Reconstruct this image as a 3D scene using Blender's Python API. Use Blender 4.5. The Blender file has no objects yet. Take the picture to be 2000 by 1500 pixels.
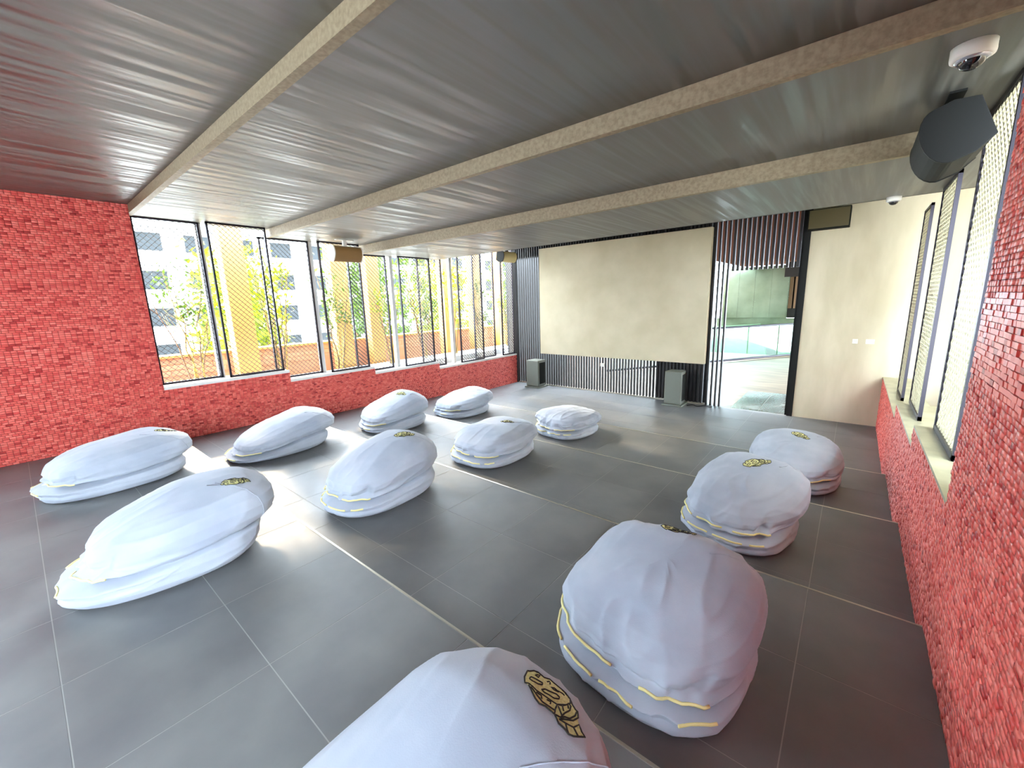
import bpy, bmesh, math, random
import numpy as np
from mathutils import Vector, Matrix, noise
from mathutils.bvhtree import BVHTree

# ------------------------------------------------------------------ camera, world, sun, exposure
SC = bpy.context.scene
COL = SC.collection
cam_d = bpy.data.cameras.new('camera')
cam_d.sensor_width = 36.0
cam_d.lens = 802.895 / 2000 * 36
cam_d.clip_start = 0.02
cam_d.clip_end = 300
cam = bpy.data.objects.new('camera', cam_d)
COL.objects.link(cam)
RR = [[0.771871495899307, 0.6350681787601586, -0.0300466661116046],
      [0.10085873038022918, -0.1689726204323361, -0.980446719638716],
      [-0.6277275765204636, 0.7537484075409289, -0.19447731951376718]]
cam.matrix_world = Matrix(((RR[0][0], -RR[1][0], -RR[2][0], 0),
                           (RR[0][1], -RR[1][1], -RR[2][1], 0),
                           (RR[0][2], -RR[1][2], -RR[2][2], 1.6),
                           (0, 0, 0, 1)))
SC.camera = cam

world = bpy.data.worlds.new('sky')
SC.world = world
world.use_nodes = True
wn = world.node_tree.nodes
bgn = wn['Background']
bgn.inputs['Color'].default_value = (0.74, 0.87, 1.0, 1)
bgn.inputs['Strength'].default_value = 12.0

sun_d = bpy.data.lights.new('sun', 'SUN')
sun_d.energy = 2.0
sun_d.color = (1.0, 0.80, 0.52)
sun_d.angle = math.radians(3.0)
sun = bpy.data.objects.new('sun', sun_d)
COL.objects.link(sun)
sun.location = (-20, 4, 14)
sun.rotation_euler = Vector((1.0, -0.22, -0.62)).to_track_quat('-Z', 'Y').to_euler()

SC.view_settings.view_transform = 'Standard'
SC.view_settings.look = 'None'
SC.view_settings.exposure = 1.6
SC.view_settings.gamma = 1.0
SC.view_settings.use_curve_mapping = False

# ------------------------------------------------------------------ measured layout (metres)
XL, XR = -7.04, 0.443
YA, YB, YC, YD, YE, YF = 1.176, 2.788, 4.342, 5.948, 8.690, 6.187
H = [0.0, -0.135, -0.26, -0.412, -0.56]
C = [2.924, 2.826, 2.708, 2.564]
SL = [0.617, 0.461, 0.350, 0.221]
SRr = [0.572, 0.415, 0.262]
YR = -4.6          # wall behind the camera
TX0, TP = -1.92, 0.622
RND = random.Random(7)

# ------------------------------------------------------------------ helpers
def lin(c):
    return tuple(((x / 255.0) / 12.92 if x / 255.0 < 0.04045 else ((x / 255.0 + 0.055) / 1.055) ** 2.4) for x in c)

def mat(name, col, rough=0.6, metal=0.0, spec=0.5):
    m = bpy.data.materials.new(name)
    m.use_nodes = True
    b = m.node_tree.nodes['Principled BSDF']
    b.inputs['Base Color'].default_value = (*col[:3], 1)
    b.inputs['Roughness'].default_value = rough
    b.inputs['Metallic'].default_value = metal
    b.inputs['Specular IOR Level'].default_value = spec
    return m

def nd(m, t, **kw):
    n = m.node_tree.nodes.new(t)
    for k, v in kw.items():
        if k in n.inputs: n.inputs[k].default_value = v
        else: setattr(n, k, v)
    return n

def lk(m, a, ao, b, bi):
    m.node_tree.links.new(a.outputs[ao], b.inputs[bi])

def bsdf(m): return m.node_tree.nodes['Principled BSDF']

def noisy(m, scale=(1, 1, 1), nscale=6, c1=None, c2=None, detail=5, bump=0.0, bscale=None, lo=0.35, hi=0.65, r1=None, r2=None, dist=0.01, pos=False):
    tc = nd(m, 'ShaderNodeNewGeometry' if pos else 'ShaderNodeTexCoord')
    mp = nd(m, 'ShaderNodeMapping')
    mp.inputs['Scale'].default_value = scale
    lk(m, tc, 'Position' if pos else 'Object', mp, 'Vector')
    nz = nd(m, 'ShaderNodeTexNoise')
    nz.inputs['Scale'].default_value = nscale
    nz.inputs['Detail'].default_value = detail
    lk(m, mp, 'Vector', nz, 'Vector')
    if c1:
        rp = nd(m, 'ShaderNodeValToRGB')
        rp.color_ramp.elements[0].position = lo
        rp.color_ramp.elements[1].position = hi
        rp.color_ramp.elements[0].color = (*c1, 1)
        rp.color_ramp.elements[1].color = (*c2, 1)
        lk(m, nz, 'Fac', rp, 'Fac')
        lk(m, rp, 'Color', bsdf(m), 'Base Color')
    if r1 is not None:
        mr = nd(m, 'ShaderNodeMapRange')
        mr.inputs['From Min'].default_value = lo
        mr.inputs['From Max'].default_value = hi
        mr.inputs['To Min'].default_value = r1
        mr.inputs['To Max'].default_value = r2
        lk(m, nz, 'Fac', mr, 'Value')
        lk(m, mr, 'Result', bsdf(m), 'Roughness')
    if bump:
        n2 = nz
        if bscale:
            n2 = nd(m, 'ShaderNodeTexNoise')
            n2.inputs['Scale'].default_value = bscale
            n2.inputs['Detail'].default_value = 4
            lk(m, tc, 'Position' if pos else 'Object', n2, 'Vector')
        bp = nd(m, 'ShaderNodeBump')
        bp.inputs['Strength'].default_value = bump
        bp.inputs['Distance'].default_value = dist
        lk(m, n2, 'Fac', bp, 'Height')
        lk(m, bp, 'Normal', bsdf(m), 'Normal')
    return m

class MB:
    """collects boxes and tubes; build() links them as ONE mesh object"""
    def __init__(s): s.v = []; s.f = []; s.sm = []
    def box(s, a, b):
        x0, y0, z0 = a; x1, y1, z1 = b
        n = len(s.v)
        s.v += [(x0, y0, z0), (x1, y0, z0), (x1, y1, z0), (x0, y1, z0), (x0, y0, z1), (x1, y0, z1), (x1, y1, z1), (x0, y1, z1)]
        for q in ((0, 3, 2, 1), (4, 5, 6, 7), (0, 1, 5, 4), (1, 2, 6, 5), (2, 3, 7, 6), (3, 0, 4, 7)):
            s.f.append(tuple(n + i for i in q)); s.sm.append(False)
        return s
    def prism(s, pts, ax, a, b):
        """extrude polygon pts (2D) along axis ax from a to b"""
        n = len(s.v); k = len(pts)
        for t in (a, b):
            for p in pts:
                if ax == 0: s.v.append((t, p[0], p[1]))
                elif ax == 1: s.v.append((p[0], t, p[1]))
                else: s.v.append((p[0], p[1], t))
        for i in range(k):
            j = (i + 1) % k
            s.f.append((n + i, n + j, n + k + j, n + k + i)); s.sm.append(False)
        s.f.append(tuple(n + i for i in reversed(range(k)))); s.sm.append(False)
        s.f.append(tuple(n + k + i for i in range(k))); s.sm.append(False)
        return s
    def tube(s, pts, r, sides=6, taper=1.0, closed=False):
        pts = [Vector(p) for p in pts]
        n0 = len(s.v); m = len(pts)
        up = Vector((0, 0, 1))
        for i, p in enumerate(pts):
            if closed: d = pts[(i + 1) % m] - pts[i - 1]
            else: d = pts[min(i + 1, m - 1)] - pts[max(i - 1, 0)]
            if d.length < 1e-9: d = Vector((0, 0, 1))
            d.normalize()
            a = d.cross(up)
            if a.length < 0.1: a = d.cross(Vector((1, 0, 0)))
            a.normalize(); b = d.cross(a)
            rr = r * (1 + (taper - 1) * i / max(1, m - 1))
            for k in range(sides):
                t = 2 * math.pi * k / sides
                s.v.append(tuple(p + (a * math.cos(t) + b * math.sin(t)) * rr))
        last = m if closed else m - 1
        for i in range(last):
            i2 = (i + 1) % m
            for k in range(sides):
                k2 = (k + 1) % sides
                s.f.append((n0 + i * sides + k, n0 + i * sides + k2, n0 + i2 * sides + k2, n0 + i2 * sides + k)); s.sm.append(True)
        if not closed:
            s.f.append(tuple(n0 + k for k in range(sides))); s.sm.append(False)
            s.f.append(tuple(n0 + (m - 1) * sides + k for k in reversed(range(sides)))); s.sm.append(False)
        return s
    def lathe(s, prof, c=(0, 0, 0), sides=32):
        n0 = len(s.v); m = len(prof)
        for r, z in prof:
            for k in range(sides):
                t = 2 * math.pi * k / sides
                s.v.append((c[0] + r * math.cos(t), c[1] + r * math.sin(t), c[2] + z))
        for i in range(m - 1):
            for k in range(sides):
                k2 = (k + 1) % sides
                s.f.append((n0 + i * sides + k, n0 + i * sides + k2, n0 + (i + 1) * sides + k2, n0 + (i + 1) * sides + k)); s.sm.append(True)
        return s
    def mesh(s, name, m):
        me = bpy.data.meshes.new(name)
        me.from_pydata(s.v, [], s.f)
        me.polygons.foreach_set('use_smooth', s.sm)
        me.materials.append(m)
        bm = bmesh.new(); bm.from_mesh(me)
        bmesh.ops.recalc_face_normals(bm, faces=bm.faces)
        bm.to_mesh(me); bm.free()
        me.update()
        return me
    def build(s, name, m, parent=None, bevel=0.0, seg=2):
        o = bpy.data.objects.new(name, s.mesh(name, m))
        COL.objects.link(o)
        if parent: o.parent = parent
        if bevel:
            b = o.modifiers.new('bevel', 'BEVEL'); b.width = bevel; b.segments = seg; b.limit_method = 'ANGLE'
        return o

def link(name, me, parent=None, loc=(0, 0, 0)):
    o = bpy.data.objects.new(name, me); COL.objects.link(o)
    if parent: o.parent = parent
    o.location = loc
    return o

def empty(name, loc, rz=0.0):
    o = bpy.data.objects.new(name, None); COL.objects.link(o)
    o.location = loc; o.rotation_euler = (0, 0, rz); o.empty_display_size = 0.1
    return o

def tag(o, label=None, cat=None, group=None, kind=None):
    if label: o['label'] = label
    if cat: o['category'] = cat
    if group: o['group'] = group
    if kind: o['kind'] = kind
    return o

def struct(o): o['kind'] = 'structure'; return o

# ------------------------------------------------------------------ materials
M = {}
M['grout'] = mat('grout', lin((160, 160, 155)), 0.8)
M['floor_tile'] = mat('floor_tile', lin((84, 84, 84)), 0.32, 0, 0.8)
bsdf(M['floor_tile']).inputs['IOR'].default_value = 1.75
noisy(M['floor_tile'], nscale=2.6, c1=lin((86, 87, 89)), c2=lin((108, 108, 107)), detail=9, bump=0.05, bscale=45, r1=0.50, r2=0.60, dist=0.002, pos=True)
M['riser'] = mat('riser', lin((70, 70, 70)), 0.45)
M['nosing'] = mat('nosing', lin((205, 200, 185)), 0.3, 0.8)
M['red_base'] = mat('red_base', lin((110, 22, 24)), 0.8)

def mosaic_mat(name, use_attr):
    m = mat(name, lin((200, 45, 45)), 0.42)
    if use_attr:
        a = nd(m, 'ShaderNodeAttribute'); a.attribute_name = 'tint'; src = (a, 'Fac')
    else:
        a = nd(m, 'ShaderNodeObjectInfo'); src = (a, 'Random')
    rp = nd(m, 'ShaderNodeValToRGB')
    e = rp.color_ramp.elements
    e[0].position = 0.0; e[0].color = (*lin((176, 42, 42)), 1)
    e[1].position = 1.0; e[1].color = (*lin((248, 132, 118)), 1)
    x = e.new(0.12); x.color = (*lin((226, 84, 76)), 1)
    x = e.new(0.7); x.color = (*lin((240, 112, 100)), 1)
    lk(m, src[0], src[1], rp, 'Fac')
    lk(m, rp, 'Color', bsdf(m), 'Base Color')
    return m
M['mosaic'] = mosaic_mat('red_mosaic', True)
M['mosaic_tile'] = mosaic_mat('red_mosaic_tile', False)

M['ceiling'] = mat('ceiling_laminate', lin((112, 106, 92)), 0.45, 0, 1.0)
bsdf(M['ceiling']).inputs['IOR'].default_value = 2.0
noisy(M['ceiling'], scale=(10, 0.40, 1), nscale=1.7, c1=lin((38, 36, 29)), c2=lin((78, 75, 62)), detail=4, lo=0.38, hi=0.62, r1=0.36, r2=0.70, bump=0.20, dist=0.012)
M['ceil_edge'] = mat('ceiling_edge', lin((150, 130, 100)), 0.6)
noisy(M['ceil_edge'], nscale=40, c1=lin((140, 124, 98)), c2=lin((162, 146, 118)), detail=6, bump=0.2, dist=0.002)
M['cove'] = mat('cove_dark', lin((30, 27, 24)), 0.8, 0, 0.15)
M['plaster'] = mat('cream_plaster', lin((222, 208, 176)), 0.7)
noisy(M['plaster'], scale=(2, 2, 0.6), nscale=2.0, c1=lin((200, 188, 158)), c2=lin((214, 202, 174)), detail=6, bump=0.05, bscale=40, dist=0.002)
M['screen'] = mat('beige_panel', lin((206, 194, 160)), 0.75)
noisy(M['screen'], nscale=1.4, c1=lin((196, 184, 152)), c2=lin((212, 200, 170)), detail=7, bump=0.04, bscale=60, dist=0.001)
M['dark_wall'] = mat('dark_wall', lin((60, 50, 46)), 0.6)
M['slat'] = mat('charcoal_slat', lin((44, 42, 42)), 0.45)
M['slat_light'] = mat('slat_backing', lin((180, 172, 158)), 0.7)
M['black'] = mat('black_plastic', lin((14, 15, 13)), 0.6, 0, 0.3)
M['black_soft'] = mat('black_grille', lin((20, 22, 17)), 0.75, 0, 0.25)
noisy(M['black_soft'], nscale=400, bump=0.3, dist=0.001)
M['grey_cab'] = mat('grey_cabinet', lin((112, 116, 106)), 0.6)
noisy(M['grey_cab'], nscale=250, c1=lin((98, 102, 94)), c2=lin((126, 130, 118)), detail=3, bump=0.2, dist=0.001)
M['frame'] = mat('dark_metal', lin((46, 42, 50)), 0.4, 0.6)
M['mesh'] = mat('expanded_metal', lin((196, 190, 165)), 0.4, 0.55)
M['mesh_backlit'] = mat('expanded_metal_backlit', lin((52, 48, 46)), 0.5, 0.3)  # strands darkened in colour to read as backlit against the sky
M['sill'] = mat('white_sill', lin((225, 222, 216)), 0.5)
M['sill_r'] = mat('stone_sill', lin((176, 172, 140)), 0.3)
noisy(M['sill_r'], nscale=5, c1=lin((160, 156, 126)), c2=lin((188, 184, 154)), detail=6)
M['white'] = mat('white_plastic', lin((238, 232, 222)), 0.4)
M['glass_dark'] = mat('smoked_dome', lin((16, 14, 22)), 0.04, 0, 1.0)
M['chrome'] = mat('clear_rim', lin((200, 200, 210)), 0.1, 0.6)
M['brown_grille'] = mat('brown_grille', lin((140, 104, 56)), 0.6)
noisy(M['brown_grille'], nscale=300, bump=0.3, dist=0.001)
M['lit_grille'] = mat('lit_grille', lin((214, 196, 140)), 0.6)  # cream tone paints in light reflected off the speaker front
M['bag'] = mat('grey_fleece', lin((206, 208, 218)), 0.9, 0, 0.2)
noisy(M['bag'], nscale=3.0, c1=lin((166, 174, 188)), c2=lin((182, 189, 200)), detail=5, bump=0.35, bscale=220, dist=0.0015)
bsdf(M['bag']).inputs['Sheen Weight'].default_value = 0.25
M['piping'] = mat('yellow_piping', lin((246, 234, 160)), 0.6)
M['thread'] = mat('olive_thread', lin((198, 190, 112)), 0.7)
noisy(M['thread'], nscale=120, c1=lin((206, 204, 132)), c2=lin((232, 230, 168)), detail=2)
M['black_thread'] = mat('black_thread', lin((26, 22, 10)), 0.7)
M['terrace'] = mat('terrace_stone', lin((206, 188, 160)), 0.5)
noisy(M['terrace'], scale=(0.6, 3, 1), nscale=1.6, c1=lin((84, 76, 64)), c2=lin((118, 106, 90)), detail=7)
M['dark_stone'] = mat('dark_stone', lin((62, 66, 66)), 0.18)
noisy(M['dark_stone'], nscale=1.4, c1=lin((44, 46, 46)), c2=lin((104, 110, 108)), detail=4)
M['pale_green'] = mat('pale_green', lin((70, 96, 74)), 0.9, 0, 0.1)
M['tan'] = mat('tan_column', lin((188, 140, 72)), 0.7)
M['parapet'] = mat('parapet_brick', lin((196, 140, 104)), 0.75)
M['bld'] = mat('white_render', lin((190, 190, 188)), 0.7)
M['bld_win'] = mat('far_window', lin((34, 38, 40)), 0.5, 0, 0.2)
M['ground'] = mat('pale_ground', lin((206, 202, 194)), 0.8)
M['bark'] = mat('bark', lin((128, 98, 66)), 0.8)
M['bark_y'] = mat('yellow_stem', lin((178, 150, 70)), 0.7)
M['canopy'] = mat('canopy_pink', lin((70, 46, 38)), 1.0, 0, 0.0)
M['wood'] = mat('brown_wood', lin((84, 58, 28)), 0.5)
M['counter'] = mat('counter_wood', lin((130, 98, 62)), 0.4)

def leaf_mat(name, col):
    m = mat(name, col, 0.5)
    tr = nd(m, 'ShaderNodeBsdfTranslucent'); tr.inputs['Color'].default_value = (*[min(1, c * 1.3) for c in col], 1)
    mx = nd(m, 'ShaderNodeMixShader'); mx.inputs[0].default_value = 0.5
    out = m.node_tree.nodes['Material Output']
    lk(m, bsdf(m), 'BSDF', mx, 1); lk(m, tr, 'BSDF', mx, 2); lk(m, mx, 'Shader', out, 'Surface')
    return m
M['leaf_y'] = leaf_mat('leaf_yellow_green', lin((104, 116, 10)))
M['leaf_g'] = leaf_mat('leaf_green', lin((62, 84, 18)))

def glass_mat(name, tint, gloss=0.12, rough=0.02):
    m = bpy.data.materials.new(name); m.use_nodes = True
    nt = m.node_tree; nt.nodes.remove(nt.nodes['Principled BSDF'])
    t = nd(m, 'ShaderNodeBsdfTransparent'); t.inputs['Color'].default_value = (*tint, 1)
    g = nd(m, 'ShaderNodeBsdfGlossy'); g.inputs['Roughness'].default_value = rough
    fr = nd(m, 'ShaderNodeFresnel'); fr.inputs['IOR'].default_value = 1.5
    ad = nd(m, 'ShaderNodeMath', operation='ADD'); ad.inputs[1].default_value = gloss; ad.use_clamp = True
    mx = nd(m, 'ShaderNodeMixShader')
    ad.operation = 'MULTIPLY_ADD'; ad.inputs[1].default_value = 0.25; ad.inputs[2].default_value = gloss * .2
    lk(m, fr, 'Fac', ad, 0); lk(m, ad, 'Value', mx, 0)
    lk(m, t, 'BSDF', mx, 1); lk(m, g, 'BSDF', mx, 2)
    lk(m, mx, 'Shader', nt.nodes['Material Output'], 'Surface')
    return m
M['glass'] = glass_mat('green_glass', (0.82, 0.95, 0.90), 0.05)
M['mirror_glass'] = mat('grey_green_glass', lin((104, 118, 98)), 0.12, 0.6)
noisy(M['mirror_glass'], nscale=0.5, c1=lin((84, 98, 76)), c2=lin((134, 146, 124)), detail=6)

# ------------------------------------------------------------------ floor
edges_y = [YR, YA, YB, YC, YD, YE]
prof = [(YR - .2, -1.0), (YR - .2, H[0] - .0009)]
for i in range(1, 5):
    prof += [(edges_y[i] - .008, H[i - 1] - .0009), (edges_y[i] - .008, H[i] - .0009)]
prof += [(YE + .05, H[4] - .0009), (YE + .05, -1.0)]
floor = struct(MB().prism(prof, 0, XL - .35, XR + .35).build('floor', M['grout']))
xs = sorted(set([XL + .0] + [TX0 + TP * k for k in range(-9, 4) if XL + .08 < TX0 + TP * k < XR - .02] + [XR]))
ylines = [[-4.60, -4.46, -3.84, -3.22, -2.60, -1.98, -1.36, -0.74, -0.12, 0.50, YA - .012], [YA - .008, 1.475, 2.125, YB - .012], [YB - .008, 3.05, 3.68, YC - .012],
          [YC - .008, 4.66, 5.29, YD - .012], [YD - .008, 6.08, 6.70, 7.32, 7.94, 8.56, YE]]
tile_cache = {}
G = .0023
for k, yl in enumerate(ylines):
    for i in range(len(xs) - 1):
        for j in range(len(yl) - 1):
            w, d = xs[i + 1] - xs[i] - 2 * G, yl[j + 1] - yl[j] - 2 * G
            key = (round(w, 3), round(d, 3))
            if key not in tile_cache:
                tile_cache[key] = MB().box((0, 0, -.008), (w, d, 0)).mesh('tile', M['floor_tile'])
            link('tile', tile_cache[key], floor, (xs[i] + G, yl[j] + G, H[k]))
for k in range(4):
    y = edges_y[k + 1]
    MB().box((XL, y - .006, H[k + 1]), (XR, y - .001, H[k] - .004)).build('riser', M['riser'], floor)
    MB().box((XL, y - .011, H[k] - .012), (XR, y + .001, H[k] + .0012)).build('step_nosing', M['nosing'], floor)

# ------------------------------------------------------------------ walls
def mosaic(name, parent, X, inward, regions, seed, tw=.048, th=.024, gap=.0025, skip=None, dv=.0065):
    """regions: list of (y0,y1,z0,z1); tiles stand proud of plane X towards `inward` (+1/-1)"""
    rs = np.random.RandomState(seed)
    V = []; T = []
    for (y0, y1, z0, z1) in regions:
        nz = max(1, int(round((z1 - z0) / th))); hz = (z1 - z0) / nz
        ny = max(1, int(round((y1 - y0) / tw)))
        for r in range(nz):
            off = rs.choice([0, .5]) * tw
            ys = y0 - off + np.arange(ny + 2) * tw
            a = np.clip(ys + gap / 2, y0, y1); b = np.clip(ys + tw - gap / 2, y0, y1)
            ok = (b - a) > .006
            a = a[ok]; b = b[ok]; n = len(a)
            if n == 0: continue
            za = np.full(n, z0 + r * hz + gap / 2); zb = np.full(n, z0 + (r + 1) * hz - gap / 2)
            d = .003 + rs.rand(n) ** 2 * dv
            if skip is not None:
                keep = np.array([not skip(a[i], b[i], za[i], zb[i], d[i]) for i in range(n)], bool)
                a, b, za, zb, d = a[keep], b[keep], za[keep], zb[keep], d[keep]; n = len(a)
                if n == 0: continue
            t1 = (rs.rand(n) - .5) * dv * .35; t2 = (rs.rand(n) - .5) * dv * .3
            X0 = np.full(n, X)
            def P(x, y, z): return np.stack([x, y, z], 1)
            q = [P(X0, a, za), P(X0, b, za), P(X0, b, zb), P(X0, a, zb),
                 P(X + inward * (d + t1 + t2), a, za), P(X + inward * (d - t1 + t2), b, za), P(X + inward * (d - t1 - t2), b, zb), P(X + inward * (d + t1 - t2), a, zb)]
            V.append(np.stack(q, 1).reshape(-1, 3)); T.append(rs.rand(n))
    V = np.concatenate(V); T = np.concatenate(T); n = len(T)
    base = (np.arange(n) * 8)[:, None, None]
    F = np.array([(4, 5, 6, 7), (0, 1, 5, 4), (1, 2, 6, 5), (2, 3, 7, 6), (3, 0, 4, 7)])[None] + base
    if inward < 0: F = F[:, :, ::-1]
    F = F.reshape(-1, 4)
    me = bpy.data.meshes.new(name)
    me.vertices.add(len(V)); me.vertices.foreach_set('co', V.astype(np.float32).ravel())
    me.loops.add(F.size); me.loops.foreach_set('vertex_index', F.astype(np.int32).ravel())
    me.polygons.add(len(F)); me.polygons.foreach_set('loop_start', (np.arange(len(F)) * 4).astype(np.int32))
    me.polygons.foreach_set('loop_total', np.full(len(F), 4, np.int32))
    at = me.attributes.new('tint', 'FLOAT', 'FACE'); at.data.foreach_set('value', np.repeat(T, 5).astype(np.float32))
    me.materials.append(M['mosaic']); me.update(calc_edges=True); me.validate()
    o = link(name, me, parent); o['kind'] = 'stuff'
    return o

ys_ = [YA, YB, YC, YD, YE]
# left wall: full height up to YA except the added light opening, then stepped sills
wl = MB()
wl.box((XL - .3, YR, -1.0), (XL, -4.3, 3.3)).box((XL - .3, -4.3, -1.0), (XL, -1.8, .60)).box((XL - .3, -1.8, -1.0), (XL, YA, 3.3))  # unseen opening behind the camera, added to let in sky light
for k in range(4):
    wl.box((XL - .3, ys_[k], -1.0), (XL, ys_[k + 1], SL[k] - .03))
wall_left = struct(wl.build('wall_left', M['red_base']))
reg = [(-.9, YA, H[0], C[0])] + [(ys_[k], ys_[k + 1], H[k + 1], SL[k] - .03) for k in range(4)]
mosaic('mosaic', wall_left, XL, 1, reg, 3)

# right wall: full height up to YB apart from an added light gap, then stepped sills
wr = MB()
wr.box((XR, YR, -1.0), (XR + .32, -4.2, 3.3)).box((XR, -4.2, -1.0), (XR + .32, -.8, .9)).box((XR, -.8, -1.0), (XR + .32, YB, 3.3))  # unseen gap added out of view to light the left wall and bags
for k in range(3):
    wr.box((XR, ys_[k + 1], -1.0), (XR + .32, ys_[k + 2], SRr[k] - .02))
wall_right = struct(wr.build('wall_right', M['red_base']))
near = []
def skipfun(a, b, za, zb, d):
    if 1.95 < a and b < YB + .001 and 1.18 < za < 1.62 and len(near) < 280:
        near.append((a, b, za, zb, d)); return True
    return False
regr = [(.40, YB, H[0], C[2])]
mosaic('mosaic', wall_right, XR, -1, regr + [(ys_[k + 1], ys_[k + 2], H[k + 2] , SRr[k] - .02) for k in range(3)] + [(YA, YB, H[1], H[0])], 5, skip=skipfun, dv=.005)
tmesh = MB().box((-.008, -.023, -.011), (0, .023, .011)).mesh('tile', M['mosaic_tile'])
for (a, b, za, zb, d) in near:
    o = link('tile', tmesh, wall_right, (XR - d + .008, (a + b) / 2, (za + zb) / 2))
    o.scale = (1, (b - a) / .046, (zb - za) / .022)
    o.rotation_euler = (0, RND.uniform(-.05, .05), RND.uniform(-.05, .05))

# wall behind the camera and the cream back wall
struct(MB().box((XL - .3, YR - .2, -1.0), (XR + .3, YR, 3.3)).build('wall_rear', M['dark_wall']))
XJ = -0.70
wall_back = struct(MB().box((XJ, YE, -1.0), (3.4, YE + .18, 3.4)).build('wall_back', M['plaster']))
# dark panel added behind the slats so their gaps read dark
struct(MB().box((-3.25, YE + .16, -1.0), (-2.20, YE + .3, 3.2)).build('dark_backing', M['slat']))
struct(MB().box((XL - .3, YE, -1.0), (XL + .03, YE + .1, 3.3)).build('trim_1', M['slat']))
# corridor outside the right opening
struct(MB().box((3.3, YB - 1.2, -1.0), (3.45, YE, 3.4)).build('wall_corridor', M['plaster']))
struct(MB().box((XR + .36, YB - 1.2, 3.12), (2.85, YE, 3.3)).build('corridor_sky_cover', M['plaster']))  # unseen cover added to cut the sky light on the corridor walls
struct(MB().box((XR + .32, YB - 1.2, -1.0), (3.3, YE, -.58)).build('floor_corridor', M['terrace']))

# ------------------------------------------------------------------ ceiling
TH = .16
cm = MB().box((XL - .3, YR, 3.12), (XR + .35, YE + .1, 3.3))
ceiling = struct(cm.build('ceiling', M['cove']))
pan = [(YR, YA, C[0]), (YA, YB, C[1]), (YB, YC, C[2]), (YC, YF, C[3])]
for i, (a, b, z) in enumerate(pan):
    MB().box((XL - .3, a + .02, z), (XR + .35, b + .03, z + .05)).build('ceiling_panel', M['ceiling'], ceiling)
    if i > 0:
        # front face of the slab and the lighter strip under its lip
        MB().box((XL - .3, a, z + .004), (XR + .35, a + .024, pan[i - 1][2] - .001)).build('edge_face', M['ceil_edge'], ceiling)
        MB().box((XL - .3, a - .006, z - .006), (XR + .35, a + .05, z + .004)).build('edge_strip', M['ceil_edge'], ceiling)
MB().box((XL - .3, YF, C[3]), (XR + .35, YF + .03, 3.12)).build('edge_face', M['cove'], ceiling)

# ------------------------------------------------------------------ slat screen across the back wall
slats = empty('slat_screen', (-3.9, YE + .06, H[4]))
tag(slats, 'dark vertical slat partition across the end wall behind the beige panel', 'slat partition')
PIT = .0715
full = MB().box((-.016, -.03, 0), (.016, .03, 3.08 - H[4])).mesh('slat', M['slat'])
shortm = MB().box((-.020, -.035, 2.05 - H[4]), (.020, .035, 3.08 - H[4])).mesh('slat', M['slat'])
x = XL + .06
while x < -2.20:
    link('slat', full, slats, (x + 3.9, 0, 0)); x += PIT
for x in (-2.165, -2.085, -2.005, -1.925):
    link('slat', full, slats, (x + 3.9, 0, 0))
x = -1.84
while x < XJ - .12:
    link('slat', shortm, slats, (x + 3.9, 0, 0)); x += .0765
MB().box((XL + 3.9 + .04, -.035, 0), (-2.2 + 3.9, .035, .03)).build('bottom_rail', M['nosing'], slats)

struct(MB().box((XL + .05, YE + .11, 2.72), (-2.2, YE + .16, 3.3)).build('light_block_header', M['slat']))  # dark board added behind the slats to block light above the beige panel
jamb = struct(MB().box((XJ - .085, YE - .02, H[4]), (XJ, YE + .16, 3.1)).box((XJ - .12, YE + .03, H[4]), (XJ - .085, YE + .08, 3.1)).build('door_1', M['black']))

panel = MB().box((-6.165, YE - .10, .288), (-2.205, YE + .02, 2.868)).build('projection_screen', M['screen'], None, .006)
tag(panel, 'large plain beige panel mounted on the dark slats', 'screen')
so = empty('wall_socket', (-4.48, YE + .02, .095)); tag(so, 'white socket on the dark slats under the beige panel', 'socket')
MB().box((-.055, 0, -.04), (.055, .02, .04)).build('socket_plate', M['white'], so, .004)
MB().box((-.02, -.006, -.02), (.02, 0, .02)).build('socket_insert', M['sill'], so, .002)
for X_, lab in ((.04, 'small white wall switch on the cream wall, the one nearer the doorway'), (.225, 'wider white wall socket on the cream wall, the one nearer the red wall')):
    wdt = .035 if X_ < .1 else .055
    s1 = empty('wall_switch' if X_ < .1 else 'wall_socket', (X_, YE, .815)); tag(s1, lab, 'switch' if X_ < .1 else 'socket')
    MB().box((-wdt, -.014, -.038), (wdt, 0, .038)).build('socket_plate', M['white'], s1, .005)
    MB().box((-wdt * .5, -.019, -.018), (wdt * .5, -.014, .018)).build('rocker', M['sill'], s1, .002)

# ------------------------------------------------------------------ expanded metal panels
def exp_mesh(y0, y1, z0, z1, cw=.075, ch=.038, w=.0042, dep=.010):
    V = []; F = []
    nr = max(2, int(round((z1 - z0) / ch))); ch = (z1 - z0) / nr
    nc = max(2, int(round((y1 - y0) / cw))) * 2; hw = (y1 - y0) / nc
    for r in range(nr + 1):
        zc = z0 + r * ch
        n0 = len(V)
        for c in range(nc + 1):
            s = 1 if (c + r) % 2 == 0 else -1
            zz = min(max(zc + s * ch * .5 * .92, z0), z1); y = y0 + c * hw
            V += [(-dep / 2, y, zz - w), (dep / 2, y, zz - w * .2), (dep / 2, y, zz + w), (-dep / 2, y, zz + w * .2)]
        for c in range(nc):
            for k in range(4):
                k2 = (k + 1) % 4
                F.append((n0 + c * 4 + k, n0 + c * 4 + k2, n0 + c * 4 + 4 + k2, n0 + c * 4 + 4 + k))
    return V, F

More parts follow.
